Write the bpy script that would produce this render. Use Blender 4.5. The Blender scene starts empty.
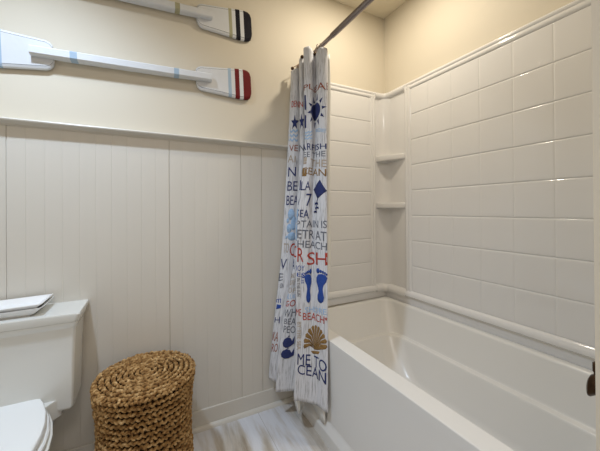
import bpy, bmesh, math, random
import numpy as np
from mathutils import Vector, Matrix, noise
PI = math.pi
S = bpy.context.scene
C = S.collection

# ------------------------------------------------------------------ camera
CX, CD, CH, YAW, PITCH, ROLL, FPX, SY = -1.655, 1.766, 1.243, 26.981, .247, -.407, 295.257, -17.567
def cam_axes():
    y, p, r = (math.radians(v) for v in (YAW, PITCH, ROLL))
    f = Vector((math.sin(y)*math.cos(p), math.cos(y)*math.cos(p), math.sin(p)))
    a = Vector((math.cos(y), -math.sin(y), 0)); u = a.cross(f)
    return a*math.cos(r)+u*math.sin(r), -a*math.sin(r)+u*math.cos(r), f
R_, U_, F_ = cam_axes()
cd = bpy.data.cameras.new('camera'); cam = bpy.data.objects.new('camera', cd); C.objects.link(cam)
cd.sensor_fit = 'HORIZONTAL'; cd.sensor_width = 36; cd.lens = FPX/600*36
cd.shift_y = SY/600
cd.clip_start = .02
m = Matrix.Identity(4)
for i in range(3):
    m[i][0], m[i][1], m[i][2] = R_[i], U_[i], -F_[i]
m[0][3], m[1][3], m[2][3] = CX, -CD, CH
cam.matrix_world = m
S.camera = cam

# ------------------------------------------------------------------ light and exposure
W = bpy.data.worlds.new('world'); S.world = W; W.use_nodes = True
W.node_tree.nodes['Background'].inputs[0].default_value = (.85, .92, 1, 1)
W.node_tree.nodes['Background'].inputs[1].default_value = .3
S.view_settings.view_transform = 'Standard'; S.view_settings.look = 'None'
S.view_settings.gamma = 1; S.view_settings.use_curve_mapping = False
S.view_settings.exposure = 0.0
def area(name, loc, size, energy, col, rot=(0, 0, 0), shape='DISK', sy=None):
    l = bpy.data.lights.new(name, 'AREA'); l.shape = shape; l.size = size; l.energy = energy; l.color = col
    if sy: l.size_y = sy
    o = bpy.data.objects.new(name, l); C.objects.link(o); o.location = loc; o.rotation_euler = rot
    return o
def spot(name, loc, energy, col, cone, rad):
    l = bpy.data.lights.new(name, 'SPOT'); l.energy = energy; l.color = col; l.spot_size = math.radians(cone); l.spot_blend = 1; l.shadow_soft_size = rad
    o = bpy.data.objects.new(name, l); C.objects.link(o); o.location = loc; return o
spot('ceiling_lamp_light', (-2.15, -.70, 2.71), 108, (.64, .79, 1.0), 138, .05)
area('shower_lamp_light', (-.53, -.53, 2.73), .10, 9.5, (1.0, .90, .74))
area('room_fill_light', (-1.7, -2.4, 2.70), .8, 15, (1.0, .94, .93))  # added soft fill under the ceiling behind the camera, no actual fixture

# ------------------------------------------------------------------ helpers
def obj(name, bm, mat, parent=None, smooth=False, kind=None):
    me = bpy.data.meshes.new(name)
    if isinstance(bm, tuple):
        me.from_pydata(bm[0], [], bm[1])
        if len(bm) > 2: me.polygons.foreach_set('material_index', bm[2])
    else:
        bmesh.ops.recalc_face_normals(bm, faces=bm.faces)
        bm.to_mesh(me); bm.free()
    for x in (mat if isinstance(mat, (list, tuple)) else [mat]): me.materials.append(x)
    o = bpy.data.objects.new(name, me); C.objects.link(o)
    if parent: o.parent = parent; o.matrix_parent_inverse = Matrix.Translation(-parent.location)
    if smooth:
        me.polygons.foreach_set('use_smooth', [True]*len(me.polygons))
        if smooth != True: me.set_sharp_from_angle(angle=math.radians(smooth))
    if smooth and smooth != True:
        wn = o.modifiers.new('normals', 'WEIGHTED_NORMAL'); wn.keep_sharp = True; wn.weight = 80
    if kind: o['kind'] = kind
    me.update()
    return o
def tag(o, label, cat, group=None):
    o['label'] = label; o['category'] = cat
    if group: o['group'] = group
    return o
def thing(name, loc, label, cat, group=None):
    o = bpy.data.objects.new(name, None); C.objects.link(o); o.location = loc
    return tag(o, label, cat, group)
def box(bm, x0, x1, y0, y1, z0, z1, bev=0, seg=2):
    r = bmesh.ops.create_cube(bm, size=1)
    for v in r['verts']:
        v.co = Vector(((x0+x1)/2+v.co.x*(x1-x0), (y0+y1)/2+v.co.y*(y1-y0), (z0+z1)/2+v.co.z*(z1-z0)))
    if bev:
        es = list({e for v in r['verts'] for e in v.link_edges})
        bmesh.ops.bevel(bm, geom=es, offset=bev, segments=seg, profile=.5, affect='EDGES')
    return r['verts']
def loops(bm, L, closed=True, cap0=False, cap1=False):
    rows = [[bm.verts.new(p) for p in l] for l in L]
    n = len(rows[0])
    for a, b in zip(rows, rows[1:]):
        for i in range(n if closed else n-1):
            j = (i+1) % n
            bm.faces.new((a[i], a[j], b[j], b[i]))
    if cap0: bm.faces.new(rows[0][::-1])
    if cap1: bm.faces.new(rows[-1])
    return rows
def tube(bm, pts, r, n=10, caps=True, closed=False):
    pts = [Vector(p) for p in pts]; N = len(pts)
    rr = r if isinstance(r, (list, tuple)) else [r]*N
    L = []; up = None
    for i, p in enumerate(pts):
        if closed: t = (pts[(i+1) % N]-pts[i-1]).normalized()
        else: t = (pts[min(i+1, N-1)]-pts[max(i-1, 0)]).normalized()
        if up is None: up = t.orthogonal().normalized()
        up = (up-t*up.dot(t)).normalized(); s = t.cross(up)
        L.append([p+(up*math.cos(2*PI*k/n)+s*math.sin(2*PI*k/n))*rr[i] for k in range(n)])
    if closed: L.append(L[0][:])
    loops(bm, L, True, caps and not closed, caps and not closed)
def sweep(bm, path, prof, closed=False, caps=True):
    """path: list of (point, outward, up) frames; prof: list of (outward, up) offsets"""
    L = [[Vector(p)+Vector(o)*a+Vector(u)*b for a, b in prof] for p, o, u in path]
    rows = [[bm.verts.new(q) for q in l] for l in L]
    n = len(prof)
    rng = range(len(rows)) if closed else range(len(rows)-1)
    for k in rng:
        a, b = rows[k], rows[(k+1) % len(rows)]
        for i in range(n): bm.faces.new((a[i], a[(i+1) % n], b[(i+1) % n], b[i]))
    if caps and not closed: bm.faces.new(rows[0][::-1]); bm.faces.new(rows[-1])

# ------------------------------------------------------------------ materials
def mat(name, col, rough=.5, spec=.5, metal=0, var=0, vscale=8, bump=0, bscale=60, coat=0, sheen=0):
    m = bpy.data.materials.new(name); m.use_nodes = True; nt = m.node_tree; b = nt.nodes['Principled BSDF']
    b.inputs['Base Color'].default_value = (*col, 1); b.inputs['Roughness'].default_value = rough
    b.inputs['Specular IOR Level'].default_value = spec; b.inputs['Metallic'].default_value = metal
    b.inputs['Coat Weight'].default_value = coat; b.inputs['Coat Roughness'].default_value = .08
    b.inputs['Sheen Weight'].default_value = sheen
    tc = nt.nodes.new('ShaderNodeTexCoord')
    if var:
        n = nt.nodes.new('ShaderNodeTexNoise'); n.inputs['Scale'].default_value = vscale; n.inputs['Detail'].default_value = 4
        r = nt.nodes.new('ShaderNodeMix'); r.data_type = 'RGBA'
        nt.links.new(tc.outputs['Object'], n.inputs['Vector']); nt.links.new(n.outputs['Fac'], r.inputs[0])
        r.inputs[6].default_value = (*[c*(1-var) for c in col], 1); r.inputs[7].default_value = (*[min(1, c*(1+var)) for c in col], 1)
        nt.links.new(r.outputs[2], b.inputs['Base Color'])
    if bump:
        n = nt.nodes.new('ShaderNodeTexNoise'); n.inputs['Scale'].default_value = bscale; n.inputs['Detail'].default_value = 3
        bp = nt.nodes.new('ShaderNodeBump'); bp.inputs['Strength'].default_value = bump; bp.inputs['Distance'].default_value = .002
        nt.links.new(tc.outputs['Object'], n.inputs['Vector']); nt.links.new(n.outputs['Fac'], bp.inputs['Height'])
        nt.links.new(bp.outputs['Normal'], b.inputs['Normal'])
    return m
M = {}
M['wall'] = mat('wall_paint', (.70, .635, .515), .62, .3, var=.012, vscale=3, bump=.10, bscale=180)
M['ceiling'] = mat('ceiling_paint', (.78, .71, .56), .8, .2, var=.01, bump=.1, bscale=150)
M['trim'] = mat('trim_paint', (.68, .64, .565), .32, .5, var=.012, vscale=5)
M['acrylic'] = mat('acrylic', (.77, .755, .72), .24, .5, var=.006, vscale=4)
M['surround'] = mat('surround_acrylic', (.79, .775, .755), .10, .5, var=.006, vscale=4)
M['porcelain'] = mat('porcelain', (.74, .74, .70), .10, .5, var=.005, coat=.3)
M['seat'] = mat('seat_plastic', (.86, .88, .88), .22, .5, var=.005)
M['tray'] = mat('tray_white', (.86, .86, .85), .3, .5, var=.01)
M['bronze'] = mat('oiled_bronze', (.075, .045, .028), .30, .5, 1.0, var=.35, vscale=30)
M['rod'] = mat('brushed_bronze', (.27, .24, .24), .2, .5, 1.0, var=.12, vscale=40)
M['oar_white'] = mat('oar_white', (.68, .69, .70), .5, .4, var=.05, vscale=14, bump=.2, bscale=60)
M['oar_blue'] = mat('oar_blue', (.36, .47, .58), .55, .3, var=.06, vscale=20)
M['oar_red'] = mat('oar_red', (.15, .008, .010), .6, .2, var=.12, vscale=25)
M['oar_black'] = mat('oar_black', (.008, .007, .013), .6, .2, var=.12, vscale=25)
M['oar_khaki'] = mat('oar_khaki', (.40, .38, .24), .55, .3, var=.06, vscale=20)
M['oar_edge'] = mat('oar_edge_line', (.16, .16, .17), .6, .3, var=.1)
M['liner'] = mat('liner', (.82, .80, .74), .4, .4, var=.02)
for k, c in dict(navy=(.035, .045, .14), red=(.42, .055, .035), blue=(.035, .08, .32), sky=(.36, .52, .72), brown=(.27, .16, .06), tan=(.44, .36, .28), slate=(.14, .15, .18), maroon=(.30, .10, .06)).items():
    M[k] = mat('print_'+k, c, .85, .15, var=.28, vscale=90)

def floor_mat():
    m = bpy.data.materials.new('plank_tile'); m.use_nodes = True; nt = m.node_tree; b = nt.nodes['Principled BSDF']; N = nt.nodes.new; L = nt.links.new
    b.inputs['Roughness'].default_value = .32
    tc = N('ShaderNodeTexCoord'); mp = N('ShaderNodeMapping'); mp.inputs['Scale'].default_value = (4.2, .5, 1)
    L(tc.outputs['Object'], mp.inputs[0])
    n1 = N('ShaderNodeTexNoise'); n1.inputs['Scale'].default_value = 1.5; n1.inputs['Detail'].default_value = 8; n1.inputs['Roughness'].default_value = .6; n1.inputs['Distortion'].default_value = .5
    L(mp.outputs[0], n1.inputs['Vector'])
    cr = N('ShaderNodeValToRGB'); e = cr.color_ramp.elements
    e[0].position = .30; e[0].color = (.27, .21, .14, 1); e[1].position = .53; e[1].color = (.68, .68, .70, 1)
    x = cr.color_ramp.elements.new(.42); x.color = (.52, .47, .40, 1); x = cr.color_ramp.elements.new(.75); x.color = (.80, .82, .85, 1)
    L(n1.outputs['Fac'], cr.inputs[0])
    br = N('ShaderNodeTexBrick'); br.inputs['Scale'].default_value = 1; br.inputs['Mortar Size'].default_value = .0012
    br.inputs['Brick Width'].default_value = 1.2; br.inputs['Row Height'].default_value = .2; br.offset = .35
    m2 = N('ShaderNodeMapping'); m2.inputs['Rotation'].default_value = (0, 0, PI/2); m2.inputs['Location'].default_value = (.3, .07, 0)
    L(tc.outputs['Object'], m2.inputs[0]); L(m2.outputs[0], br.inputs['Vector'])
    mx = N('ShaderNodeMix'); mx.data_type = 'RGBA'; mx.inputs[7].default_value = (.42, .40, .37, 1)
    L(br.outputs['Fac'], mx.inputs[0]); L(cr.outputs[0], mx.inputs[6]); L(mx.outputs[2], b.inputs['Base Color'])
    return m
M['floor'] = floor_mat()
def jute_mat():
    m = bpy.data.materials.new('seagrass'); m.use_nodes = True; nt = m.node_tree; b = nt.nodes['Principled BSDF']; N = nt.nodes.new; L = nt.links.new
    b.inputs['Roughness'].default_value = .8; b.inputs['Specular IOR Level'].default_value = .25
    tc = N('ShaderNodeTexCoord'); n = N('ShaderNodeTexNoise'); n.inputs['Scale'].default_value = 45; n.inputs['Detail'].default_value = 6
    L(tc.outputs['Object'], n.inputs['Vector'])
    cr = N('ShaderNodeValToRGB'); e = cr.color_ramp.elements
    e[0].position = .3; e[0].color = (.12, .05, .012, 1); e[1].position = .72; e[1].color = (.68, .46, .22, 1)
    x = e.new(.5); x.color = (.36, .20, .07, 1)
    L(n.outputs['Fac'], cr.inputs[0]); L(cr.outputs[0], b.inputs['Base Color'])
    n2 = N('ShaderNodeTexNoise'); n2.inputs['Scale'].default_value = 220; bp = N('ShaderNodeBump'); bp.inputs['Strength'].default_value = .7; bp.inputs['Distance'].default_value = .003
    L(tc.outputs['Object'], n2.inputs['Vector']); L(n2.outputs['Fac'], bp.inputs['Height']); L(bp.outputs['Normal'], b.inputs['Normal'])
    return m
M['jute'] = jute_mat()
M['gap_shade'] = mat('core_gap_shade', (.05, .025, .01), .9, .1, var=.3, vscale=40)  # shade of the gaps between stitches, put into the inner drum's dark colour
def cloth_mat():
    m = bpy.data.materials.new('curtain_cloth'); m.use_nodes = True; nt = m.node_tree; b = nt.nodes['Principled BSDF']; N = nt.nodes.new; L = nt.links.new
    b.inputs['Roughness'].default_value = .85; b.inputs['Specular IOR Level'].default_value = .2
    uv = N('ShaderNodeUVMap'); mp = N('ShaderNodeMapping'); mp.inputs['Scale'].default_value = (95, 6, 1)
    L(uv.outputs[0], mp.inputs[0])
    n = N('ShaderNodeTexNoise'); n.inputs['Scale'].default_value = 1.6; n.inputs['Detail'].default_value = 5; n.inputs['Roughness'].default_value = .65
    L(mp.outputs[0], n.inputs['Vector'])
    cr = N('ShaderNodeValToRGB'); e = cr.color_ramp.elements
    e[0].position = .33; e[0].color = (.30, .29, .29, 1); e[1].position = .50; e[1].color = (.70, .70, .72, 1)
    L(n.outputs['Fac'], cr.inputs[0])
    L(cr.outputs[0], b.inputs['Base Color'])
    return m
M['cloth'] = cloth_mat()

# ------------------------------------------------------------------ room
H = 2.74; XL = -2.9; YN = -3.3; PY = -1.487
bm = bmesh.new(); box(bm, XL, 0, YN, 0, -.05, 0); obj('floor', bm, M['floor'], kind='structure')
bm = bmesh.new(); box(bm, XL, 0, YN, 0, H, H+.05); obj('ceiling', bm, M['ceiling'], kind='structure')
bm = bmesh.new(); box(bm, XL-.1, .1, 0, .1, -.05, H+.05); obj('wall_back', bm, M['wall'], kind='structure')
bm = bmesh.new(); box(bm, 0, .1, YN, 0, -.05, H+.05); obj('wall_right', bm, M['wall'], kind='structure')
bm = bmesh.new(); box(bm, XL-.1, XL, YN, 0, -.05, H+.05); obj('wall_left', bm, M['wall'], kind='structure')
bm = bmesh.new(); box(bm, XL-.1, .1, YN-.1, YN, -.05, H+.05); obj('wall_front', bm, M['wall'], kind='structure')
bm = bmesh.new(); box(bm, -.806, -.001, PY-.12, PY, 0, H, ); obj('wall_near', bm, M['wall'], kind='structure')

# beadboard on the back wall: one profile extruded upwards
XR = -.812
px_ = []
x = XL
sp = .0662; k0 = math.ceil((XL+2.2215)/sp)
prof = [(XL, -.008)]
k = k0
while True:
    g = -2.2215+k*sp
    if g > XR-.012: break
    if g > XL+.012:
        d = .004 if k in (0, 10, 16, 18) else .0007
        prof += [(g-.0042, -.008), (g-.0030, -.0083), (g-.0018, -.008), (g-.0010, -.008+d), (g+.0010, -.008+d), (g+.0022, -.008)]
    k += 1
prof.append((XR, -.008))
bm = bmesh.new()
a = [bm.verts.new((x, y, .09)) for x, y in prof]; b = [bm.verts.new((x, y, 1.64)) for x, y in prof]
for i in range(len(prof)-1): bm.faces.new((a[i], a[i+1], b[i+1], b[i]))
c0 = bm.verts.new((XR, -.0005, .09)); c1 = bm.verts.new((XR, -.0005, 1.64)); bm.faces.new((a[-1], c0, c1, b[-1]))
obj('trim_1', bm, M['trim'], kind='structure')
def run_x(name, x0, x1, prof):
    bm = bmesh.new()
    sweep(bm, [((x0, 0, 0), (0, -1, 0), (0, 0, 1)), ((x1, 0, 0), (0, -1, 0), (0, 0, 1))], prof)
    return obj(name, bm, M['trim'], smooth=35, kind='structure')
run_x('trim_2', XL, XR, [(0, 1.625), (.012, 1.625), (.014, 1.632), (.024, 1.635), (.046, 1.640), (.050, 1.641), (.052, 1.646), (.050, 1.650), (.046, 1.652), (0, 1.652)])
run_x('baseboard_back', XL, XR, [(0, 0), (.017, 0), (.017, .104), (.014, .109), (0, .109)])
run_x('trim_3', XL, XR, [(.016, .0), (.034, 0), (.033, .008), (.029, .016), (.023, .0215), (.016, .023)])

# ------------------------------------------------------------------ tub surround
sur = thing('tub_surround', (0, 0, .60), 'glossy off-white tiled tub surround with corner shelves above the bathtub', 'shower surround')
TZ = [.660+.1775*i for i in range(9)]                      # tile courses
def tile_field(o, du, dn, u0, u1, cols, vi=1):
    """tiles with pillowed edges; o origin, du direction along, dn normal"""
    bm = bmesh.new(); du, dn = Vector(du), Vector(dn)
    def P(u, z, h): return Vector(o)+du*u+dn*h+Vector((0, 0, z))
    for i in range(len(cols)-1):
        for j in range(len(TZ)-1):
            a, b, c, d = cols[i], cols[i+1], TZ[j], TZ[j+1]
            if j == len(TZ)-2: d = 2.085
            def st_(lo, hi, dep):
                q = [(0, 0), (.0010, .1), (.0028, .6), (.0055, .88), (.011, 1), (.035, 1.06)]
                return [(lo+x, .0153-dep*(1-t)) for x, t in q]+[(hi-x, .0153-dep*(1-t)) for x, t in q[::-1]]
            us = st_(a, b, .0016 if vi else 0); zs_ = st_(c, d, .0036)
            g = [[bm.verts.new(P(u, z, min(hu, hz_))) for z, hz_ in zs_] for u, hu in us]
            for p in range(len(us)-1):
                for q in range(len(zs_)-1): bm.faces.new((g[p][q], g[p+1][q], g[p+1][q+1], g[p][q+1]))
    return bm
o = obj('side_panel', tile_field((0, 0, 0), (0, -1, 0), (-1, 0, 0), 0, 0, [.272, .417, .587, .757, .927, 1.097, 1.267, 1.437, 1.484]), M['surround'], sur, smooth=80)
o = obj('end_panel', tile_field((0, 0, 0), (-1, 0, 0), (0, -1, 0), 0, 0, [.155, .765], 0), M['surround'], sur, smooth=80)
def frame_mesh(bm, o, du, dn, u0, u1, z0, z1, w_side, w_top, w_bot, sides=(1, 1)):
    du, dn = Vector(du), Vector(dn); Z = Vector((0, 0, 1))
    bump = [(0, 0), (.03, .014), (.10, .020), (.22, .023), (.36, .022), (.44, .0175), (.48, .0172), (.54, .0195), (.66, .0215), (.80, .021), (.90, .0175), (.95, .0135), (1, .0105)]
    bot = [(0, 0), (.02, .022), (.12, .030), (.35, .032), (.6, .030), (.78, .024), (.90, .0195), (1, .010)]
    # top rail
    def rail(pa, pb, ins, pr, w):
        a = [bm.verts.new(Vector(o)+pa+ins*t*w+dn*h) for t, h in pr]
        b = [bm.verts.new(Vector(o)+pb+ins*t*w+dn*h) for t, h in pr]
        for i in range(len(pr)-1): bm.faces.new((a[i], a[i+1], b[i+1], b[i]))
        bm.faces.new(a); bm.faces.new(b[::-1])
    rail(du*u0+Z*z1, du*u1+Z*z1, -Z, bump, w_top)
    rail(du*u0+Z*z0, du*u1+Z*z0, Z, bot, w_bot)
    if sides[0]: rail(du*u0+Z*(z0+.02), du*u0+Z*(z1-.02), du, bump, w_side)
    if sides[1]: rail(du*u1+Z*(z0+.02), du*u1+Z*(z1-.02), -du, bump, w_side)
bm = bmesh.new(); frame_mesh(bm, (0, 0, 0), (0, -1, 0), (-1, 0, 0), .214, 1.486, .615, 2.139, .060, .056, .048, (1, 0))
obj('side_moulding', bm, M['surround'], sur, smooth=45)
bm = bmesh.new(); frame_mesh(bm, (0, 0, 0), (-1, 0, 0), (0, -1, 0), .110, .782, .615, 2.139, .050, .056, .048)
obj('end_moulding', bm, M['surround'], sur, smooth=45)
# backing flange under the moulding down to the tub deck
bm = bmesh.new(); box(bm, -.010, 0, -1.484, -.0, .5625, .64); box(bm, -.78, -.0, -.010, 0, .5625, .64)
obj('flange', bm, M['surround'], sur)
# concave corner
def corner_path(off=0, n=20, pts=None):
    # from the end wall to the side wall, concave towards the corner
    P = []
    x1, y1 = -.112, -.216; i0 = .010+off
    for k in range(n+1):
        t = k/n*PI/2
        e = .75
        P.append(Vector((-i0-(-x1-i0)*(1-math.sin(t))**e, -i0-(-y1-i0)*(1-math.cos(t))**e, 0)))
    return P
def corner_surface(off=0, n=24):
    P = []
    a, b = .112, .216
    for k in range(n+1):
        t = k/n
        if t < .5:
            q = t/.5; q2 = q
            P.append((a, b, q))
        else: P.append((a, b, q))
    # straight flank, arc of radius rc, straight flank
    rc = .075; i0 = .008+off; out = []
    out.append(Vector((-a, -i0, 0)))
    for k in range(n+1):
        t = PI/2*k/n
        out.append(Vector((-i0-rc+rc*math.sin(t), -i0-rc+rc*math.cos(t), 0)))
    out.append(Vector((-i0, -b, 0)))
    return out
cp = corner_surface()
bm = bmesh.new()
loops(bm, [[p+Vector((0, 0, .60)) for p in cp], [p+Vector((0, 0, 2.125)) for p in cp]], closed=False)
obj('corner_panel', bm, M['surround'], sur, smooth=50)
# curved mouldings top and bottom of the corner
def corner_mould(prof, z, a=.112, b=.216, rc=.06):
    bm = bmesh.new(); path = []
    pts = [(Vector((-a-.004, 0, z)), Vector((0, -1, 0)))]
    for k in range(13):
        t = PI/2*k/12
        c = Vector((-rc, -rc, z)); d = Vector((math.sin(t), math.cos(t), 0))
        pts.append((c+d*rc, -d))
    pts.append((Vector((0, -b-.004, z)), Vector((-1, 0, 0))))
    sweep(bm, [(p, o, (0, 0, 1)) for p, o in pts], prof)
    return bm
obj('corner_moulding', corner_mould([(0, .012), (.018, .010), (.026, .002), (.029, -.010), (.027, -.022), (.020, -.032), (.012, -.036), (0, -.036)], 2.127), M['surround'], sur, smooth=50)
obj('corner_moulding', corner_mould([(0, -.025), (.030, -.025), (.036, -.015), (.036, 0), (.030, .012), (.020, .022), (.010, .028), (0, .028)], .637), M['surround'], sur, smooth=50)
for z in (1.641, 1.284):
    bm = bmesh.new(); a, b = .100, .214
    back = [p.copy() for p in corner_surface(off=.0)]
    back[0].x = -a; back[-1].y = -b
    fr = []
    n = 18
    P0 = Vector((-.011, -b, 0)); P1 = Vector((-a, -.011, 0)); mid = (P0+P1)/2+Vector((-.030, -.018, 0))
    for k in range(n+1):
        t = k/n; fr.append(P0*(1-t)**2+mid*2*t*(1-t)+P1*t*t)
    ring = back+fr
    cen = Vector((-.03, -.05, 0))
    def R(s, dz): return [cen+(p-cen)*s+Vector((0, 0, z+dz)) if i >= len(back) else p+Vector((0, 0, z+dz)) for i, p in enumerate(ring)]
    loops(bm, [R(.93, -.038), R(.97, -.036), R(1, -.027), R(1.0, -.008), R(.985, -.001), R(.955, .002)], True, True, True)
    obj('shelf', bm, M['surround'], sur, smooth=50)

# ------------------------------------------------------------------ bathtub
tub = thing('bathtub', (-.4, -.75, 0), 'glossy off-white alcove bathtub with a flat front apron under the tiled surround', 'bathtub')
def rr(x0, x1, y0, y1, r, z, n=8):
    P = []
    for cx, cy, a0 in ((x1-r, y1-r, 0), (x0+r, y1-r, PI/2), (x0+r, y0+r, PI), (x1-r, y0+r, 3*PI/2)):
        for k in range(n+1):
            a = a0+PI/2*k/n; px, py = cx+r*math.cos(a), cy+r*math.sin(a)
            zz = z(px, py) if callable(z) else z
            P.append(Vector((px, py, zz)))
    return P
def rim(dz=0):
    def f(x, y):
        t = min(1, max(0, (x+.72)/.10)); e = min(1, max(0, (y+.16)/.11)); q = max(t, e if x < -.6 else 0)
        t = t*t*(3-2*t)
        return .544+.018*t+dz
    return f
bm = bmesh.new()
Y1 = -1.484
lp = [rr(-.806, -.002, Y1, -.002, .004, .50), rr(-.806, -.002, Y1, -.002, .004, rim(-.006)), rr(-.801, -.006, Y1+.004, -.006, .004, rim(0)),
      rr(-.724, -.030, -1.42, -.036, .082, rim(0)), rr(-.719, -.039, -1.414, -.045, .080, rim(-.003)), rr(-.716, -.045, -1.411, -.052, .078, rim(-.009)), rr(-.714, -.048, -1.409, -.056, .076, rim(-.017)),
      rr(-.708, -.066, -1.400, -.100, .090, .46), rr(-.700, -.090, -1.385, -.150, .110, .372), rr(-.698, -.093, -1.383, -.154, .110, .364), rr(-.693, -.098, -1.378, -.159, .112, .361),
      rr(-.686, -.116, -1.370, -.178, .114, .359), rr(-.682, -.121, -1.366, -.183, .114, .355), rr(-.678, -.124, -1.36, -.187, .115, .344),
      rr(-.665, -.150, -1.33, -.255, .12, .24), rr(-.650, -.170, -1.30, -.320, .12, .17), rr(-.625, -.195, -1.27, -.365, .11, .132), rr(-.58, -.24, -1.22, -.42, .10, .118), rr(-.45, -.35, -.9, -.7, .04, .112)]
loops(bm, lp, True, False, True)
obj('tub_shell', bm, M['acrylic'], tub, smooth=55)
bm = bmesh.new()
pr = [(-.790, .520), (-.8045, .520), (-.8045, .110), (-.8055, .102), (-.811, .090), (-.826, .064), (-.829, .056), (-.829, .0), (-.790, .0)]
a = [bm.verts.new((x, Y1, z)) for x, z in pr]; b = [bm.verts.new((x, -.022, z)) for x, z in pr]
for i in range(len(pr)): bm.faces.new((a[i], a[(i+1) % len(pr)], b[(i+1) % len(pr)], b[i]))
bm.faces.new(a); bm.faces.new(b[::-1])
obj('apron', bm, M['acrylic'], tub, smooth=35)
bm = bmesh.new(); tube(bm, [(-.40, -1.12, .113), (-.40, -1.12, .119)], .03, 20); obj('drain', bm, M['bronze'], tub, smooth=40)

# tub spout on the near wall of the alcove
sp = thing('tub_spout', (-.38, PY, .68), 'dark bronze tub spout with a pull-up diverter, past the beige wall corner', 'tub spout')
bm = bmesh.new()
sec = [(-1.486, .684, .030, .030), (-1.48, .684, .029, .029), (-1.43, .684, .028, .028), (-1.375, .681, .028, .029), (-1.350, .674, .028, .034), (-1.337, .665, .026, .036), (-1.331, .658, .020, .030)]
loops(bm, [[Vector((-.38+rx*math.cos(2*PI*k/20), y, z+rz*math.sin(2*PI*k/20))) for k in range(20)] for y, z, rx, rz in sec], True, True, True)
obj('spout_body', bm, M['bronze'], sp, smooth=50)
bm = bmesh.new(); tube(bm, [(-.38, -1.352, .68), (-.38, -1.352, .712), (-.38, -1.352, .716), (-.38, -1.352, .742), (-.38, -1.352, .745)], [.011, .009, .012, .012, .008], 14)
obj('diverter_knob', bm, M['bronze'], sp, smooth=40)
bm = bmesh.new(); tube(bm, [(-.38, -1.486, .684), (-.38, -1.480, .684), (-.38, -1.478, .684)], [.042, .042, .036], 24); obj('wall_flange', bm, M['bronze'], sp, smooth=40)

# ------------------------------------------------------------------ curtain rod
rod = thing('curtain_rod', (-.753, -.75, 2.2), 'brushed bronze shower curtain rod running from the back wall across the tub', 'curtain rod')
bm = bmesh.new(); tube(bm, [(-.753, -.001, 2.2), (-.753, -.62, 2.2)], .0125, 20); obj('inner_tube', bm, M['rod'], rod, smooth=40)
bm = bmesh.new(); tube(bm, [(-.753, -.40, 2.2), (-.753, -.402, 2.2), (-.753, PY+.001, 2.2)], [.0125, .0155, .0155], 20); obj('outer_tube', bm, M['rod'], rod, smooth=40)
for y, s in ((0, -1), (PY, 1)):
    bm = bmesh.new(); tube(bm, [(-.753, y+s*.001, 2.2), (-.753, y+s*.006, 2.2), (-.753, y+s*.022, 2.2), (-.753, y+s*.024, 2.2)], [.021, .021, .016, .013], 24)
    obj('end_flange', bm, M['rod'], rod, smooth=40)

# ------------------------------------------------------------------ curtain
#CURTAIN_BEGIN
LZ = [2.14, 1.95, 1.6, 1.2, .9, .55, .17]
def cr(P, t):
    """Catmull-Rom through rows of P at parameter t"""
    n = len(P); i = int(min(max(t, 0), n-1.0001)); f = t-i
    p0, p1, p2, p3 = P[max(i-1, 0)], P[i], P[min(i+1, n-1)], P[min(i+2, n-1)]
    return .5*((2*p1)+(-p0+p2)*f+(2*p0-5*p1+4*p2-p3)*f*f+(-p0+3*p1-3*p2+p3)*f**3)
class Drape:
    def __init__(s, T):
        s.T = np.array(T, float); s.n = len(T)
        s.c = np.linspace(0, s.n-1, 400)
        q = np.array([s.raw(c, .9)[:2] for c in s.c])
        s.s = np.concatenate([[0], np.cumsum(np.linalg.norm(np.diff(q, axis=0), axis=1))])
        s.len = s.s[-1]
    def raw(s, c, z):
        k = float(np.interp(-z, [-v for v in LZ], range(len(LZ))))
        if z > LZ[0]: k = 0
        a = cr(s.T, c)
        return np.array([*cr(a, k), z])
    def at(s, u, z): return s.raw(float(np.interp(u, s.s, s.c)), z)
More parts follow.
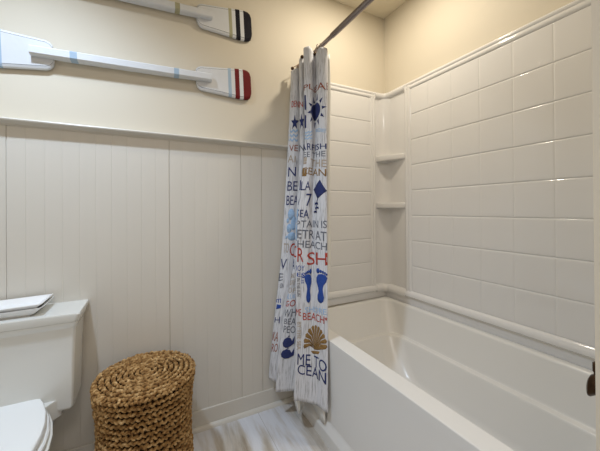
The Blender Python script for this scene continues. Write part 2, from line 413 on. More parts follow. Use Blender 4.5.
CURT = [[(-0.8215,-0.035),(-0.8296,-0.0337),(-0.842,-0.0314),(-0.8581,-0.0288),(-0.8877,-0.0268),(-0.9241,-0.0245),(-0.96,-0.022)],[(-0.8441,-0.06),(-0.8515,-0.0576),(-0.8697,-0.0531),(-0.8949,-0.0481),(-0.9196,-0.0443),(-0.9644,-0.0398),(-1.0019,-0.035)],[(-0.8291,-0.095),(-0.8297,-0.0931),(-0.8412,-0.0895),(-0.8599,-0.0855),(-0.885,-0.0824),(-0.9437,-0.0789),(-0.9879,-0.075)],[(-0.7982,-0.09),(-0.7964,-0.0905),(-0.7997,-0.0914),(-0.8247,-0.0924),(-0.8484,-0.0931),(-0.9201,-0.094),(-0.9633,-0.095)],[(-0.7849,-0.085),(-0.7807,-0.0879),(-0.779,-0.0932),(-0.814,-0.0993),(-0.8327,-0.1039),(-0.8999,-0.1092),(-0.9322,-0.115)],[(-0.822,-0.13),(-0.8217,-0.1305),(-0.8235,-0.1314),(-0.8514,-0.1324),(-0.8746,-0.1331),(-0.9476,-0.134),(-0.996,-0.135)],[(-0.8225,-0.165),(-0.8235,-0.164),(-0.8185,-0.1623),(-0.8515,-0.1602),(-0.8701,-0.1587),(-0.9284,-0.1569),(-0.9564,-0.155)],[(-0.7956,-0.16),(-0.7909,-0.1614),(-0.7882,-0.1641),(-0.8209,-0.1672),(-0.8382,-0.1694),(-0.8727,-0.1721),(-0.897,-0.175)],[(-0.7729,-0.17),(-0.7769,-0.1743),(-0.7771,-0.1823),(-0.8062,-0.1915),(-0.826,-0.1983),(-0.8532,-0.2063),(-0.874,-0.215)],[(-0.848,-0.24),(-0.8493,-0.2458),(-0.8544,-0.2564),(-0.9058,-0.2686),(-0.9253,-0.2778),(-0.9333,-0.2884),(-0.956,-0.3)],[(-0.843,-0.28),(-0.8434,-0.2839),(-0.8469,-0.291),(-0.8866,-0.2991),(-0.9016,-0.3052),(-0.9112,-0.3123),(-0.9305,-0.32)],[(-0.8223,-0.29),(-0.8232,-0.2946),(-0.8341,-0.3032),(-0.8622,-0.3129),(-0.875,-0.3202),(-0.8887,-0.3287),(-0.9061,-0.338)],[(-0.7865,-0.268),(-0.7931,-0.2767),(-0.8085,-0.2927),(-0.8321,-0.3109),(-0.8456,-0.3246),(-0.8607,-0.3406),(-0.8798,-0.358)],[(-0.8055,-0.335),(-0.81,-0.3398),(-0.8182,-0.3487),(-0.8307,-0.3589),(-0.8378,-0.3665),(-0.846,-0.3754),(-0.8579,-0.385)],[(-0.7952,-0.372),(-0.8,-0.3771),(-0.8088,-0.3865),(-0.8188,-0.3973),(-0.8232,-0.4054),(-0.8351,-0.4148),(-0.8478,-0.425)],[(-0.7722,-0.38),(-0.7762,-0.3868),(-0.791,-0.3992),(-0.8022,-0.4134),(-0.8097,-0.4241),(-0.8175,-0.4365),(-0.8307,-0.45)],[(-0.768,-0.365),(-0.77,-0.3708),(-0.7863,-0.3814),(-0.7942,-0.3936),(-0.7994,-0.4028),(-0.8079,-0.4134),(-0.8199,-0.425)]]
LINR = [[(-0.7889,-0.05),(-0.7916,-0.0524),(-0.7966,-0.0569),(-0.8095,-0.0619),(-0.8138,-0.0657),(-0.8188,-0.0702),(-0.9549,-0.075)],[(-0.7875,-0.09),(-0.7892,-0.0905),(-0.7925,-0.0914),(-0.8034,-0.0924),(-0.8061,-0.0931),(-0.814,-0.094),(-0.9166,-0.095)],[(-0.7763,-0.11),(-0.7709,-0.1105),(-0.7742,-0.1114),(-0.7923,-0.1124),(-0.8022,-0.1131),(-0.8196,-0.114),(-0.8681,-0.115)],[(-0.76,-0.12),(-0.7593,-0.1292),(-0.7714,-0.146),(-0.7921,-0.1653),(-0.8162,-0.1798),(-0.8482,-0.1967),(-0.9098,-0.215)],[(-0.7603,-0.16),(-0.7615,-0.1721),(-0.7768,-0.1943),(-0.8079,-0.2196),(-0.8341,-0.2387),(-0.8685,-0.2609),(-0.9159,-0.285)],[(-0.7445,-0.17),(-0.7425,-0.1763),(-0.752,-0.1878),(-0.7769,-0.201),(-0.7918,-0.2109),(-0.8148,-0.2225),(-0.858,-0.235)],[(-0.7403,-0.2),(-0.7357,-0.2014),(-0.7402,-0.2041),(-0.7524,-0.2072),(-0.7633,-0.2094),(-0.814,-0.2121),(-0.814,-0.215)],[(-0.7536,-0.27),(-0.7527,-0.2772),(-0.7637,-0.2906),(-0.783,-0.3058),(-0.7924,-0.3172),(-0.814,-0.3305),(-0.8282,-0.345)],[(-0.7465,-0.32),(-0.7499,-0.3282),(-0.7625,-0.3433),(-0.7768,-0.3606),(-0.794,-0.3735),(-0.814,-0.3886),(-0.8293,-0.405)],[(-0.7321,-0.34),(-0.7307,-0.3458),(-0.7441,-0.3564),(-0.7555,-0.3686),(-0.7641,-0.3778),(-0.814,-0.3884),(-0.814,-0.4)],[(-0.7291,-0.33),(-0.7258,-0.3329),(-0.7323,-0.3382),(-0.7398,-0.3443),(-0.7455,-0.3489),(-0.814,-0.3542),(-0.814,-0.36)]]
PRINTS = [
    ('t', 'LEA', 'P', 'maroon', 0.4817, 0.6363, 1.93, 1.96, 1.9, 1.94),
    ('t', 'SE', '', 'maroon', 0.6389, 0.643, 1.9, 1.94, 1.9, 1.94),
    ('sun', '', '', 'navy', 0.4623, 0.6424, 1.71, 1.9, 1.7, 1.89),
    ('bar', '', '', 'navy', 0.4424, 0.4548, 1.82, 1.9, 1.81, 1.9),
    ('bar', '', '', 'navy', 0.4402, 0.4529, 1.71, 1.79, 1.71, 1.78),
    ('wave', '', '', 'sky', 0.4402, 0.5083, 1.64, 1.69, 1.64, 1.69),
    ('wave', '', '', 'sky', 0.5504, 0.638, 1.68, 1.7, 1.66, 1.68),
    ('t', 'RFISH', 'STA', 'navy', 0.4614, 0.641, 1.58, 1.62, 1.57, 1.6),
    ('t', 'E THE', 'SE', 'slate', 0.4642, 0.6353, 1.54, 1.57, 1.53, 1.56),
    ('t', 'THE', '', 'tan', 0.5006, 0.641, 1.49, 1.53, 1.47, 1.51),
    ('t', 'EAN', 'OC', 'brown', 0.4861, 0.6396, 1.44, 1.48, 1.42, 1.46),
    ('sq', '', '', 'tan', 0.4402, 0.4642, 1.5, 1.54, 1.5, 1.54),
    ('sq', '', '', 'brown', 0.4402, 0.4718, 1.43, 1.48, 1.43, 1.47),
    ('t', 'LA', '', 'navy', 0.4424, 0.5102, 1.35, 1.4, 1.35, 1.4),
    ('kite', '', '', 'navy', 0.5361, 0.6437, 1.22, 1.41, 1.22, 1.4),
    ('t', '7', '', 'navy', 0.4836, 0.5226, 1.26, 1.33, 1.26, 1.33),
    ('t', 'EA', 'S', 'navy', 0.4511, 0.5071, 1.2, 1.24, 1.19, 1.24),
    ('t', 'TAIN IS', 'CAP', 'slate', 0.4614, 0.6422, 1.14, 1.18, 1.14, 1.18),
    ('t', 'ETR AT', 'R', 'slate', 0.4432, 0.6396, 1.08, 1.13, 1.07, 1.12),
    ('t', 'HEACH', 'T', 'slate', 0.4454, 0.6419, 1.03, 1.07, 1.02, 1.06),
    ('t', 'R', '', 'red', 0.4469, 0.4811, 0.95, 1.03, 0.95, 1.02),
    ('t', 'SH', '', 'red', 0.5011, 0.6437, 0.93, 1.0, 0.94, 1.01),
    ('t', 'OY', 'J', 'blue', 0.4486, 0.4879, 0.9, 0.93, 0.9, 0.93),
    ('t', 'ES', '', 'blue', 0.4462, 0.4916, 0.87, 0.89, 0.86, 0.89),
    ('footL', '', '', 'blue', 0.4879, 0.5303, 0.73, 0.91, 0.72, 0.91),
    ('footR', '', '', 'blue', 0.5694, 0.6437, 0.73, 0.92, 0.74, 0.92),
    ('tv', 'IN THE SUN', '', 'slate', 0.4462, 0.4633, 0.76, 0.86, 0.76, 0.86),
    ('tv', 'ISLES', '', 'blue', 0.4695, 0.4848, 0.83, 0.88, 0.83, 0.88),
    ('t', 'SHORE', '', 'sky', 0.4934, 0.6376, 0.67, 0.7, 0.68, 0.71),
    ('t', 'ME', '', 'red', 0.4402, 0.4695, 0.66, 0.69, 0.65, 0.69),
    ('t', 'BEACH', '', 'red', 0.4817, 0.6269, 0.63, 0.67, 0.63, 0.67),
    ('star', '', '', 'red', 0.6287, 0.6422, 0.65, 0.67, 0.65, 0.67),
    ('shell', '', '', 'brown', 0.4873, 0.641, 0.44, 0.6, 0.47, 0.62),
    ('tv', 'BY THE SEA', '', 'tan', 0.4462, 0.4718, 0.47, 0.62, 0.47, 0.62),
    ('t', 'ME TO', '', 'navy', 0.4529, 0.6396, 0.39, 0.45, 0.38, 0.44),
    ('t', 'CEAN', '', 'navy', 0.4557, 0.6371, 0.34, 0.39, 0.32, 0.38),
    ('t', 'DEN', '', 'red', 0.0568, 0.1165, 1.89, 1.93, 1.89, 1.93),
    ('star', '', '', 'navy', 0.058, 0.118, 1.75, 1.84, 1.75, 1.84),
    ('wave', '', '', 'sky', 0.0512, 0.1127, 1.67, 1.75, 1.67, 1.75),
    ('t', 'VE', '', 'maroon', 0.0523, 0.115, 1.61, 1.65, 1.61, 1.65),
    ('t', 'AI', '', 'tan', 0.0453, 0.1012, 1.54, 1.59, 1.54, 1.58),
    ('t', 'N', '', 'navy', 0.0534, 0.107, 1.45, 1.51, 1.45, 1.51),
    ('t', 'BE', '', 'navy', 0.0534, 0.1209, 1.36, 1.42, 1.36, 1.42),
    ('t', 'BEA', '', 'navy', 0.0512, 0.1303, 1.27, 1.33, 1.27, 1.33),
    ('splash', '', '', 'sky', 0.0528, 0.1308, 1.04, 1.26, 1.04, 1.26),
    ('t', 'TO', '', 'tan', 0.0512, 0.0864, 0.97, 1.03, 0.97, 1.03),
    ('t', 'O', '', 'red', 0.0936, 0.1359, 0.95, 1.03, 0.95, 1.03),
    ('t', 'V', '', 'navy', 0.0399, 0.081, 0.86, 0.93, 0.87, 0.93),
    ('t', 'A', '', 'navy', 0.2027, 0.2255, 0.87, 0.94, 0.88, 0.94),
    ('t', 'E', '', 'slate', 0.0379, 0.0678, 0.79, 0.84, 0.8, 0.84),
    ('t', 'SAND', '', 'tan', 0.204, 0.2355, 0.82, 0.85, 0.83, 0.86),
    ('t', 'SURF', '', 'tan', 0.204, 0.2402, 0.78, 0.81, 0.79, 0.82),
    ('t', 'm', '', 'blue', 0.0407, 0.0776, 0.66, 0.68, 0.66, 0.69),
    ('bar', '', '', 'blue', 0.0491, 0.0843, 0.62, 0.65, 0.63, 0.65),
    ('t', 'GO', '', 'red', 0.2045, 0.253, 0.66, 0.69, 0.66, 0.7),
    ('t', 'WH', '', 'slate', 0.2086, 0.2587, 0.6, 0.64, 0.6, 0.65),
    ('t', 'H', '', 'navy', 0.0484, 0.0918, 0.54, 0.57, 0.54, 0.58),
    ('t', 'BEA', '', 'slate', 0.2162, 0.2614, 0.56, 0.59, 0.55, 0.59),
    ('t', 'PEO', '', 'slate', 0.2184, 0.262, 0.51, 0.55, 0.5, 0.54),
    ('t', 'KA', '', 'maroon', 0.0456, 0.0961, 0.43, 0.48, 0.43, 0.49),
    ('t', 'RO', '', 'maroon', 0.0487, 0.1028, 0.36, 0.41, 0.37, 0.42),
    ('whale', '', '', 'navy', 0.2201, 0.2601, 0.42, 0.49, 0.42, 0.49),
    ('whale', '', '', 'navy', 0.2173, 0.2614, 0.36, 0.42, 0.35, 0.42),
    ('t', 'N', '', 'red', 0.2105, 0.2395, 1.87, 1.91, 1.87, 1.9),
    ('star', '', '', 'navy', 0.2088, 0.2439, 1.74, 1.83, 1.74, 1.83),
    ('t', 'N', '', 'slate', 0.2083, 0.2409, 1.6, 1.64, 1.6, 1.64),
    ('t', 'L', '', 'navy', 0.2266, 0.253, 1.36, 1.42, 1.36, 1.42),
    ('t', 'A', '', 'navy', 0.2245, 0.2446, 1.27, 1.32, 1.27, 1.32),
    ('splash', '', '', 'sky', 0.214, 0.2426, 1.04, 1.26, 1.04, 1.26),
    ('t', 'C', '', 'red', 0.2032, 0.2321, 0.95, 1.02, 0.95, 1.02),
    ('t', 'OF', '', 'tan', 0.204, 0.2469, 0.74, 0.77, 0.74, 0.77),
    ('t', 'BLUE', '', 'sky', 0.2027, 0.2492, 0.7, 0.73, 0.71, 0.73),
    ('t', 'SUN', '', 'slate', 0.058, 0.0799, 0.75, 0.78, 0.75, 0.78),
]
DR = Drape(CURT); DL = Drape(LINR)
cur = thing('shower_curtain', (-.80, -.25, 2.15), 'white beach-themed shower curtain with sun, footprints and shell print, bunched near the back wall', 'shower curtain')
def ztop(u):
    c = float(np.interp(u, DR.s, DR.c))
    return float(np.interp(c, [0, 1.5, 3, 6, 8, 9.2, 10.5, 12, 13.5, 15, 16], [2.128, 2.128, 2.145, 2.18, 2.185, 2.18, 2.178, 2.145, 2.145, 2.132, 2.125]))
def zhem(u):
    c = float(np.interp(u, DR.s, DR.c))
    return float(np.interp(c, [0, 3, 5, 8, 9, 12, 15, 16], [.20, .19, .165, .16, .20, .188, .18, .18]))
def sheet(D, top, hem, nu, nz, rip=0):
    V = []; Fc = []; UV = []
    us = np.linspace(0, D.len, nu)
    for i, u in enumerate(us):
        t, h = top(u), hem(u)
        for j in range(nz):
            z = h+(t-h)*j/(nz-1)
            p = D.at(u, z)
            w = rip*noise.noise((u*60, z*1.3, 2))*1.0
            V.append((p[0]+w, p[1]+w*.6, z)); UV.append((u, z))
    for i in range(nu-1):
        for j in range(nz-1):
            a = i*nz+j; Fc.append((a, a+nz, a+nz+1, a+1))
    return V, Fc, UV
def cloth(name, D, top, hem, mt, parent, nu=190, nz=90, rip=0):
    V, Fc, UV = sheet(D, top, hem, nu, nz, rip)
    o = obj(name, (V, Fc), mt, parent, smooth=True)
    uvl = o.data.uv_layers.new(name='UVMap')
    for lp_ in o.data.loops: uvl.data[lp_.index].uv = UV[lp_.vertex_index]
    md = o.modifiers.new('thickness', 'SOLIDIFY'); md.thickness = .0012; md.offset = -1
    return o
def nrm(u, z):
    e = .002
    a = DR.at(min(u+e, DR.len), z)-DR.at(max(u-e, 0), z); b = DR.at(u, z+e)-DR.at(u, z-e)
    n = np.cross(a, b); return n/np.linalg.norm(n)
def poly2(pts_list):
    bm = bmesh.new()
    for pts in pts_list:
        try: bm.faces.new([bm.verts.new((x, y, 0)) for x, y in pts])
        except Exception: pass
    bmesh.ops.triangulate(bm, faces=bm.faces)
    return bm
def text2(s):
    cu = bpy.data.curves.new('lettering', 'FONT'); cu.body = s; cu.size = 1; cu.offset = .001; cu.resolution_u = 3
    o = bpy.data.objects.new('lettering', cu); C.objects.link(o); bpy.context.view_layer.update()
    me = o.to_mesh(); bm = bmesh.new(); bm.from_mesh(me); o.to_mesh_clear()
    bpy.data.objects.remove(o); bpy.data.curves.remove(cu)
    return bm
def ell(cx, cy, rx, ry, n=20, a=0):
    return [(cx+rx*math.cos(2*PI*k/n)*math.cos(a)-ry*math.sin(2*PI*k/n)*math.sin(a), cy+rx*math.cos(2*PI*k/n)*math.sin(a)+ry*math.sin(2*PI*k/n)*math.cos(a)) for k in range(n)]
def shape2(k):
    if k == 'sun':
        L = [ell(.47, .5, .29, .26, 28)]
        for i in range(10):
            a = 2*PI*i/10+.1; c, s = math.cos(a), math.sin(a)
            L.append([(.5+.33*c-.05*s, .5+.32*s+.05*c), (.5+.33*c+.05*s, .5+.32*s-.05*c), (.5+.49*c, .5+.5*s)])
        return poly2(L+[[(0, 0), (.001, 0), (0, .001)], [(1, 1), (.999, 1), (1, .999)]])
    if k in ('bar', 'sq'):
        if k == 'bar': return poly2([[(0, 0), (1, 0), (1, 1), (0, 1)]])
        return poly2([[(0, 0), (1, 0), (1, .28), (0, .28)], [(0, .36), (.45, .36), (.45, .95), (0, 1)], [(.55, .36), (1, .36), (1, 1), (.55, .95)]])
    if k == 'wave':
        L = []
        for r in range(3):
            y = .1+r*.33; t = [(x/10, y+.07*math.sin(x*1.3+r)) for x in range(11)]
            L.append(t+[(a, b+.14) for a, b in t[::-1]])
        return poly2(L)
    if k == 'splash':
        L = [ell(.45, .78, .28, .16), ell(.7, .52, .24, .2), ell(.35, .38, .2, .13), ell(.6, .15, .36, .12), ell(.2, .6, .1, .07), ell(.15, .12, .08, .05), [(0, 0), (.01, 0), (0, .01)], [(1, 1), (.99, 1), (1, .99)]]
        return poly2(L)
    if k == 'kite':
        L = [[(.0, .70), (.40, .43), (1, .67), (.56, 1)]]
        L += [[(.40, .43), (.44, .43), (.30, .28), (.26, .28)], [(.26, .28), (.30, .28), (.36, .16), (.32, .16)], [(.32, .16), (.36, .16), (.22, .02), (.18, 0)]]
        L += [[(.14, .31), (.44, .24), (.42, .32), (.16, .24)], [(.20, .18), (.48, .12), (.48, .19), (.2, .11)], [(.08, .06), (.34, .0), (.32, .08), (.08, 0)]]
        return poly2(L)
    if k in ('footL', 'footR'):
        sole = [(.30, .02), (.50, 0), (.68, .05), (.74, .16), (.68, .28), (.62, .40), (.70, .52), (.90, .62), (.98, .74), (.86, .82), (.55, .845), (.22, .82), (.06, .72), (.05, .60), (.20, .46), (.26, .34), (.16, .22), (.16, .10)]
        toes = [ell(.20, .92, .16, .075), ell(.46, .915, .09, .05), ell(.64, .90, .08, .045), ell(.80, .875, .075, .04), ell(.93, .845, .06, .035)]
        if k == 'footL':
            sole = [(1-x, y) for x, y in sole]; toes = [[(1-x, y) for x, y in t] for t in toes]
        return poly2([sole]+toes)
    if k == 'star':
        return poly2([[(.5+(.5 if i % 2 == 0 else .2)*math.sin(PI*i/5), .5+(.5 if i % 2 == 0 else .2)*math.cos(PI*i/5)) for i in range(10)]])
    if k == 'shell':
        L = []; n = 11
        for i in range(n):
            a0 = math.radians(-16+212*(i+.10)/n); a1 = math.radians(-16+212*(i+.90)/n); am = (a0+a1)/2
            c = lambda a, r: (.5+.5*r*math.cos(a), .36+.64*r*math.sin(a) if math.sin(a) > 0 else .36+.6*r*math.sin(a))
            L.append([(.5+.05*math.cos(a0), .14), c(a0, .55), c(a0, .94), c(am, 1.0), c(a1, .94), c(a1, .55), (.5+.05*math.cos(a1), .145)])
        L.append([(.36, .0), (.64, 0), (.72, .10), (.28, .10)])
        return poly2(L)
    if k == 'whale':
        return poly2([[(.0, .45), (.12, .75), (.40, .92), (.66, .80), (.80, .55), (.90, .75), (1, .95), (1, .35), (.85, .25), (.60, .10), (.30, .05), (.08, .18)], ell(.5, .98, .08, .05)])
cols_ = ['navy', 'red', 'blue', 'sky', 'brown', 'tan', 'slate', 'maroon']
PV = []; PF = []; PM = []
def put(bm, u0, u1, zbl, ztl, zbr, ztr, mi, x0, x1, y0, y1):
    for nn, lo, hi, ax in ((14, x0, x1, 0), (5, y0, y1, 1)):
        for k in range(1, nn):
            co = [0, 0, 0]; no = [0, 0, 0]; co[ax] = lo+(hi-lo)*k/nn; no[ax] = 1
            bmesh.ops.bisect_plane(bm, geom=bm.verts[:]+bm.edges[:]+bm.faces[:], plane_co=co, plane_no=no)
    b0 = len(PV)
    bm.verts.index_update()
    for v in bm.verts:
        a = (v.co.x-x0)/(x1-x0); b = (v.co.y-y0)/(y1-y0)
        u = u0+(u1-u0)*a
        z = (zbl+(ztl-zbl)*b)*(1-a)+(zbr+(ztr-zbr)*b)*a
        u = min(max(u, 0), DR.len)
        q = DR.at(u, z)+nrm(u, z)*.0011
        PV.append(tuple(q))
    for f in bm.faces:
        PF.append([b0+v.index for v in f.verts]); PM.append(mi)
    bm.free()
for kind, txt, pre, col, u0, u1, zbl, ztl, zbr, ztr in PRINTS:
    mi = cols_.index(col)
    if u1 < u0+.004: u1 = u0+.012
    if kind in ('t', 'tv'):
        bm = text2(txt)
        if kind == 'tv': bmesh.ops.rotate(bm, matrix=Matrix.Rotation(-PI/2, 3, 'Z'), verts=bm.verts)
    else: bm = shape2(kind)
    xs = [v.co.x for v in bm.verts]; ys = [v.co.y for v in bm.verts]
    x0, x1, y0, y1 = min(xs), max(xs), min(ys), max(ys)
    put(bm, u0, u1, zbl, ztl, zbr, ztr, mi, x0, x1, y0, y1)
    if pre:
        bm = text2(pre); p0 = min(v.co.x for v in bm.verts); p1 = max(v.co.x for v in bm.verts)
        sc = (u1-u0)/(x1-x0); w = (p1-p0)*sc
        put(bm, u0-w-.006, u0-.006, zbl, ztl, zbl, ztl, mi, p0, p1, min(v.co.y for v in bm.verts), max(v.co.y for v in bm.verts))
V, Fc, UV = sheet(DR, ztop, zhem, 260, 110)
nb = len(V)
fab = obj('fabric', (V+PV, Fc+[[i+nb for i in f] for f in PF], [0]*len(Fc)+[i+1 for i in PM]), [M['cloth']]+[M[c] for c in cols_], cur, smooth=True)
uvl = fab.data.uv_layers.new(name='UVMap'); UV += [(0, 0)]*len(PV)
for lp_ in fab.data.loops: uvl.data[lp_.index].uv = UV[lp_.vertex_index]
md = fab.modifiers.new('thickness', 'SOLIDIFY'); md.thickness = .0012; md.offset = -1

def ltop(u): return 2.13
def lhem(u):
    c = float(np.interp(u, DL.s, DL.c))
    return float(np.interp(c, [0, 2, 3, 4, 5, 6, 7, 8, 10], [.145, .14, .12, .098, .115, .12, .094, .094, .094]))
ln = cloth('shower_curtain_liner', DL, ltop, lhem, M['liner'], None, 120, 60)
tag(ln, 'plain off-white curtain liner showing below the hem of the printed shower curtain', 'curtain liner')

def hook(loc, label):
    """ring over the rod with a ball where it carries the cloth"""
    h = thing('curtain_hook', loc, label, 'curtain hook', 'bronze hooks along the curtain rod')
    x, y, z = loc; dx = x+.753
    bm = bmesh.new(); pts = []
    for k in range(23):
        a = PI*.5-2*PI*.86*k/22
        pts.append((-.753+.021*math.cos(a), y+.0, 2.2+.002+.021*math.sin(a)))
    tube(bm, pts, .0022, 8); obj('ring', bm, M['bronze'], h, smooth=True)
    bm = bmesh.new(); tube(bm, [(-.773, y, 2.196), (-.782, y-.003, 2.188), (x+.006, y-.002, z+.010), (x, y-.006, z)], .0022, 8); obj('hook_arm', bm, M['bronze'], h, smooth=True)
    bm = bmesh.new(); bmesh.ops.create_uvsphere(bm, u_segments=14, v_segments=10, radius=.011); bmesh.ops.translate(bm, verts=bm.verts, vec=(x, y-.008, z)); obj('ball', bm, M['bronze'], h, smooth=True)
hook((-.835, -.055, 2.146), 'bronze curtain hook nearest the back wall')
hook((-.822, -.165, 2.172), 'bronze curtain hook between the two others, over the middle fold')
hook((-.792, -.268, 2.150), 'bronze curtain hook nearest the camera, beside the bare rod')
#CURTAIN_END

# ------------------------------------------------------------------ oars
def oar(z0, cols, label, x_shift=0, slope=.038):
    root = thing('wall_oar', (-1.735+x_shift, -.001, z0), label, 'oar', 'oars hung on the wall above the panelling')
    ca, cb = cols
    def X(x): return x+1.735        # local axis along the oar
    def place(bm):
        Rm = Matrix.Rotation(-slope, 4, 'Y')
        bmesh.ops.transform(bm, matrix=Matrix.Translation(root.location) @ Rm, verts=bm.verts)
    for s in (1, -1):
        # blade outline in the wall plane, from the throat to the tip
        top = [(.316, .030), (.320, .050), (.330, .063), (.346, .0705), (.46, .081), (.570, .0925), (.600, .092), (.618, .088), (.630, .078), (.636, .060)]
        ol = top+[(x, -z) for x, z in top[::-1]]
        def inset(q, y): 
            c = Vector((.47, 0)); r = []
            for x, z in ol:
                dx = min(q, .02); xx = x+(q if x < .36 else (-q if x > .6 else 0)); zz = z-(q if z > 0 else -q)
                r.append(Vector((xx, y, zz)))
            return r
        def face_loop(y, q): return [Vector((p.x*s, y, p.z)) for p in inset(q, y)]
        stations = [.290, .318, .335, .350, .385, .43, .475, .497, .516, .538, .565, .588, .612, .636]
        def hz(x):
            for (x0, z0_), (x1, z1_) in zip(top, top[1:]):
                if x0 <= x <= x1: return z0_+(z1_-z0_)*(x-x0)/(x1-x0)
            return top[-1][1]
        st = sorted(set([p[0] for p in top]+[.497, .516, .538, .565, .588, .40, .43]))
        verts = []; faces = []; mi = []
        def cidx(x):
            if .497 <= x < .516: return 1
            if .538 <= x < .565: return 2
            if x >= .588: return 2
            return 0
        rows = []
        for x in st:
            h = hz(x); e = min(.014, h*.4)
            ring = [(-.010, h), (-.020, h-.004), (-.024, h-e), (-.0245, h-e-.0022), (-.0245, -(h-e-.0022)), (-.024, -(h-e)), (-.020, -(h-.004)), (-.010, -h)]
            rows.append([len(verts)+i for i in range(len(ring))]); verts += [(x*s, y, z) for y, z in ring]
        for a, b, x0, x1 in zip(rows, rows[1:], st, st[1:]):
            for i in range(8):
                j = (i+1) % 8
                faces.append((a[i], a[j], b[j], b[i]) if s > 0 else (a[i], b[i], b[j], a[j]))
                q = cidx((x0+x1)/2)
                mi.append(3 if (i in (2, 4) and q == 0) else q)
        faces.append(tuple(rows[0]) if s < 0 else tuple(rows[0][::-1])); mi.append(0)
        faces.append(tuple(rows[-1]) if s > 0 else tuple(rows[-1][::-1])); mi.append(2)
        Rm = Matrix.Translation(root.location) @ Matrix.Rotation(-slope, 4, 'Y')
        verts = [tuple(Rm @ Vector(v)) for v in verts]
        b_ = obj('blade', (verts, faces, mi), [M['oar_white'], M[ca], M[cb], M['oar_edge']], root)
    verts = []; faces = []; mi = []; rows = []
    st = [-.397, -.250, -.222, 0, .200, .225, .397]
    for x in st:
        ring = [(-.024, .020), (-.050, .020), (-.056, .014), (-.056, -.014), (-.050, -.020), (-.024, -.020)]
        if abs(x) < .30: ring[0] = (-.014, .020); ring[-1] = (-.014, -.020)
        rows.append([len(verts)+i for i in range(6)]); verts += [(x, y, z) for y, z in ring]
    for a, b, x0, x1 in zip(rows, rows[1:], st, st[1:]):
        for i in range(6):
            j = (i+1) % 6; faces.append((a[i], a[j], b[j], b[i])); mi.append(1 if x1-x0 < .05 else 0)
    faces += [tuple(rows[0][::-1]), tuple(rows[-1])]; mi += [0, 0]
    Rm = Matrix.Translation(root.location) @ Matrix.Rotation(-slope, 4, 'Y')
    verts = [tuple(Rm @ Vector(v)) for v in verts]
    obj('shaft', (verts, faces, mi), [M['oar_white'], M[ca]], root)
    for sx in (-.18, .18):      # stand-off blocks to the wall
        bm = bmesh.new(); box(bm, sx-.02, sx+.02, -.016, 0, -.012, .012); bmesh.ops.transform(bm, matrix=Rm, verts=bm.verts)
        obj('wall_mount', bm, M['oar_white'], root)
    return root
oar(1.9805, ('oar_blue', 'oar_red'), 'white oar with pale blue bands and dark red tip, the lower one')
oar(2.335, ('oar_khaki', 'oar_black'), 'white oar with khaki bands and black tip, the upper one near the ceiling', .006, .046)

# ------------------------------------------------------------------ toilet
TX = -2.175
to = thing('toilet', (TX, -.35, 0), 'white two-piece toilet with its lid closed, left of the woven stool', 'toilet')
bm = bmesh.new()
def rrect(cx, cy, hx, hy, r, z): return rr(cx-hx, cx+hx, cy-hy, cy+hy, r, z, 5)
loops(bm, [rrect(TX, -.112, .200, .070, .015, .398), rrect(TX, -.112, .221, .084, .012, .402), rrect(TX, -.112, .226, .089, .012, .412), rrect(TX, -.113, .231, .092, .012, .62), rrect(TX, -.113, .236, .095, .012, .745), rrect(TX, -.113, .241, .103, .012, .755), rrect(TX, -.113, .245, .108, .012, .768), rrect(TX, -.113, .245, .108, .012, .775)], True, True, True)
obj('tank', bm, M['porcelain'], to, smooth=40)
bm = bmesh.new()
loops(bm, [rrect(TX, -.116, .246, .106, .015, .776), rrect(TX, -.116, .252, .110, .015, .786), rrect(TX, -.116, .255, .112, .014, .806), rrect(TX, -.116, .252, .109, .013, .811), rrect(TX, -.116, .20, .08, .02, .812)], True, True, True)
obj('tank_lid', bm, M['porcelain'], to, smooth=40)
SEAT = [(0, -.158), (.045, -.158), (.085, -.161), (.104, -.172), (.117, -.192), (.138, -.235), (.163, -.303), (.180, -.38), (.186, -.45), (.180, -.53), (.155, -.605), (.108, -.660), (.055, -.684)]
def oval(cx, k, dy, z, ky=1):
    """seat-shaped outline widened by k metres"""
    h = []
    for w, y in SEAT:
        t = (y+.158)/-.53
        h.append((w*(1+k/.186), -.158+k*(1-2*t)+(y+.158)*ky+dy))
    P = [Vector((cx+w, y, z)) for w, y in h]+[Vector((cx, -.158-.532*ky-k+dy, z))]+[Vector((cx-w, y, z)) for w, y in h[:0:-1]]
    return P
bm = bmesh.new()
loops(bm, [oval(TX, -.004, 0, .449), oval(TX, 0, 0, .456), oval(TX, 0, 0, .468), oval(TX, -.004, 0, .474), oval(TX, -.016, 0, .4775), oval(TX, -.09, 0, .480)], True, True, True)
obj('seat_lid', bm, M['seat'], to, smooth=40)
bm = bmesh.new()
loops(bm, [oval(TX, .004, 0, .425), oval(TX, .010, -.002, .430), oval(TX, .010, -.002, .441), oval(TX, .005, 0, .446)], True, True, True)
obj('seat', bm, M['seat'], to, smooth=40)
bm = bmesh.new()
loops(bm, [oval(TX, -.080, .05, 0, .70), oval(TX, -.078, .05, .02, .70), oval(TX, -.086, .05, .05, .68), oval(TX, -.086, .05, .16, .68), oval(TX, -.055, .03, .25, .80), oval(TX, -.012, .01, .33, .93), oval(TX, .012, 0, .385), oval(TX, .018, 0, .402), oval(TX, .018, 0, .418), oval(TX, .010, 0, .423)], True, True, True)
def trap(w0, w1, z, y0=-.045, y1=-.285):
    # deck behind the seat, narrowing towards the hinges with hollow flanks
    R_ = [(w0, y0), (w0, -.19)]+[(w1+(w0-w1)*(1-t)**2.2, -.19+(y1+.19)*t) for t in (.12, .3, .5, .75, 1)]
    return [Vector((TX+w, y, z)) for w, y in R_]+[Vector((TX-w, y, z)) for w, y in R_[::-1]]
loops(bm, [trap(.150, .11, .34), trap(.168, .125, .385), trap(.178, .132, .399)], True, True, True)
loops(bm, [trap(.184, .135, .380), trap(.184, .135, .446), trap(.180, .131, .453)], True, True, True)
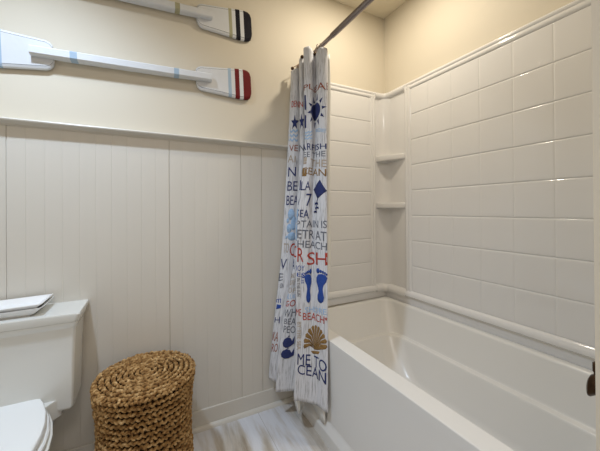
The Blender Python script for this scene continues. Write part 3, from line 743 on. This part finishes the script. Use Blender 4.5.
obj('bowl', bm, M['porcelain'], to, smooth=45)
for s in (-1, 1):
    bm = bmesh.new(); box(bm, TX+s*.075-.02, TX+s*.075+.02, -.240, -.21, .436, .452, .005); obj('hinge', bm, M['seat'], to, smooth=40)

# two nested trays on the tank lid
tx0, tx1, ty0, ty1 = TX-.088, TX+.084, -.180, -.050
for dz, k, lab in ((0, 0, 'shallow white rectangular tray resting on the toilet tank lid, the lower of two nested'), (.0145, -.002, 'shallow white rectangular tray with flared ends, nested in the tray below it')):
    bm = bmesh.new()
    L = []
    for q, z in ((-.004, .8125), (-.002, .8160), (.010, .820), (.034, .8345), (.041, .8365), (.0415, .8395), (.035, .8405), (.008, .8225), (-.004, .8195)):
        q2 = q*.55; qq = q+k
        L.append(rr(tx0-qq, tx1+qq, ty0-q2, ty1+q2*.8, .006, (lambda x, y, z=z, q=q: z+dz+(.010*max(0, (x-tx1-.012)/.03) if q > .03 else 0)), 3))
    loops(bm, L, True, True, True)
    tag(obj('vanity_tray', bm, M['tray'], None, smooth=35), lab, 'tray', None)

# ------------------------------------------------------------------ woven stool
ST = (-1.672, -.247)
st = thing('woven_stool', (ST[0], ST[1], 0), 'round brown woven seagrass drum stool with a coiled top between toilet and curtain', 'stool')
def radius(z):
    return float(np.interp(z, [0, .08, .2, .32, .42, .47, .5], [.205, .199, .192, .191, .199, .206, .209]))
random.seed(4)
BV = []; BF = []
def bead(c, ax, up, nm, l, w, h):
    """one plump stitch of the plait: long axis ax, across up, outwards nm"""
    b0 = len(BV); nu, nv = 7, 5
    for j in range(1, nv):
        t = PI*j/nv
        for i in range(nu):
            a = 2*PI*i/nu
            BV.append(tuple(c+ax*(l*math.cos(t))+(up*(w*math.cos(a))+nm*(h*math.sin(a)))*math.sin(t)**.8))
    BV.append(tuple(c+ax*l)); BV.append(tuple(c-ax*l)); p0, p1 = len(BV)-2, len(BV)-1
    for j in range(nv-2):
        for i in range(nu):
            k = (i+1) % nu; BF.append((b0+j*nu+i, b0+j*nu+k, b0+(j+1)*nu+k, b0+(j+1)*nu+i))
    for i in range(nu):
        k = (i+1) % nu; BF.append((p0, b0+k, b0+i)); BF.append((p1, b0+(nv-2)*nu+i, b0+(nv-2)*nu+k))
def plait(R, z, axis, row, pitch):
    """one coil of knotted cord: plump slanting stitches side by side, and smaller ones between the coils"""
    n = max(4, round(2*PI*R/.0205)); off = random.random()*6
    for k in range(n):
        a = 2*PI*(k+random.uniform(-.12, .12))/n+off
        rad = Vector((math.cos(a), math.sin(a), 0)); tan = Vector((-math.sin(a), math.cos(a), 0)); zz = Vector((0, 0, 1))
        up, nm = (zz, rad) if axis == 'side' else (rad, zz)
        for part in (0, 1):
            th = math.radians(random.uniform(18, 44) if part == 0 else random.uniform(-48, -20))
            ax = (tan*math.cos(th)+up*math.sin(th)+nm*random.uniform(-.2, .2)).normalized(); u2 = nm.cross(ax).normalized()
            c = Vector((ST[0], ST[1], z))+rad*R+tan*(part*.0100)+up*((.0026 if part == 0 else -.0026)+random.uniform(-.001, .001))+nm*random.uniform(-.0025, .0025)
            bead(c, ax, u2, nm, random.uniform(.0100, .0128), random.uniform(.0052, .0064), random.uniform(.0075, .0098))
rows = 21; pitch = .482/(rows-1)
for i in range(rows): plait(radius(.012+i*pitch)-.006, .012+i*pitch, 'side', i, pitch)
obj('body', (BV, BF), M['jute'], st, smooth=True)
BV = []; BF = []
for i in range(9):
    Rr = .194-i*.0225
    plait(Rr, .505+.004*min(1, i/2), 'top', i, .0225)
for k in range(3): bead(Vector((ST[0]+.004*k-.004, ST[1]+.003, .508)), Vector((1, .3*k, 0)).normalized(), Vector((0, 1, 0)), Vector((0, 0, 1)), .012, .006, .007)
obj('coiled_top', (BV, BF), M['jute'], st, smooth=True)
bm = bmesh.new()
zs = [.004, .1, .2, .3, .4, .485, .498]
loops(bm, [[Vector((ST[0]+(radius(z)-.013-(.012 if z > .495 else 0))*math.cos(2*PI*k/48), ST[1]+(radius(z)-.013-(.012 if z > .495 else 0))*math.sin(2*PI*k/48), z)) for k in range(48)] for z in zs], True, True, True)
obj('core', bm, M['gap_shade'], st, smooth=40)
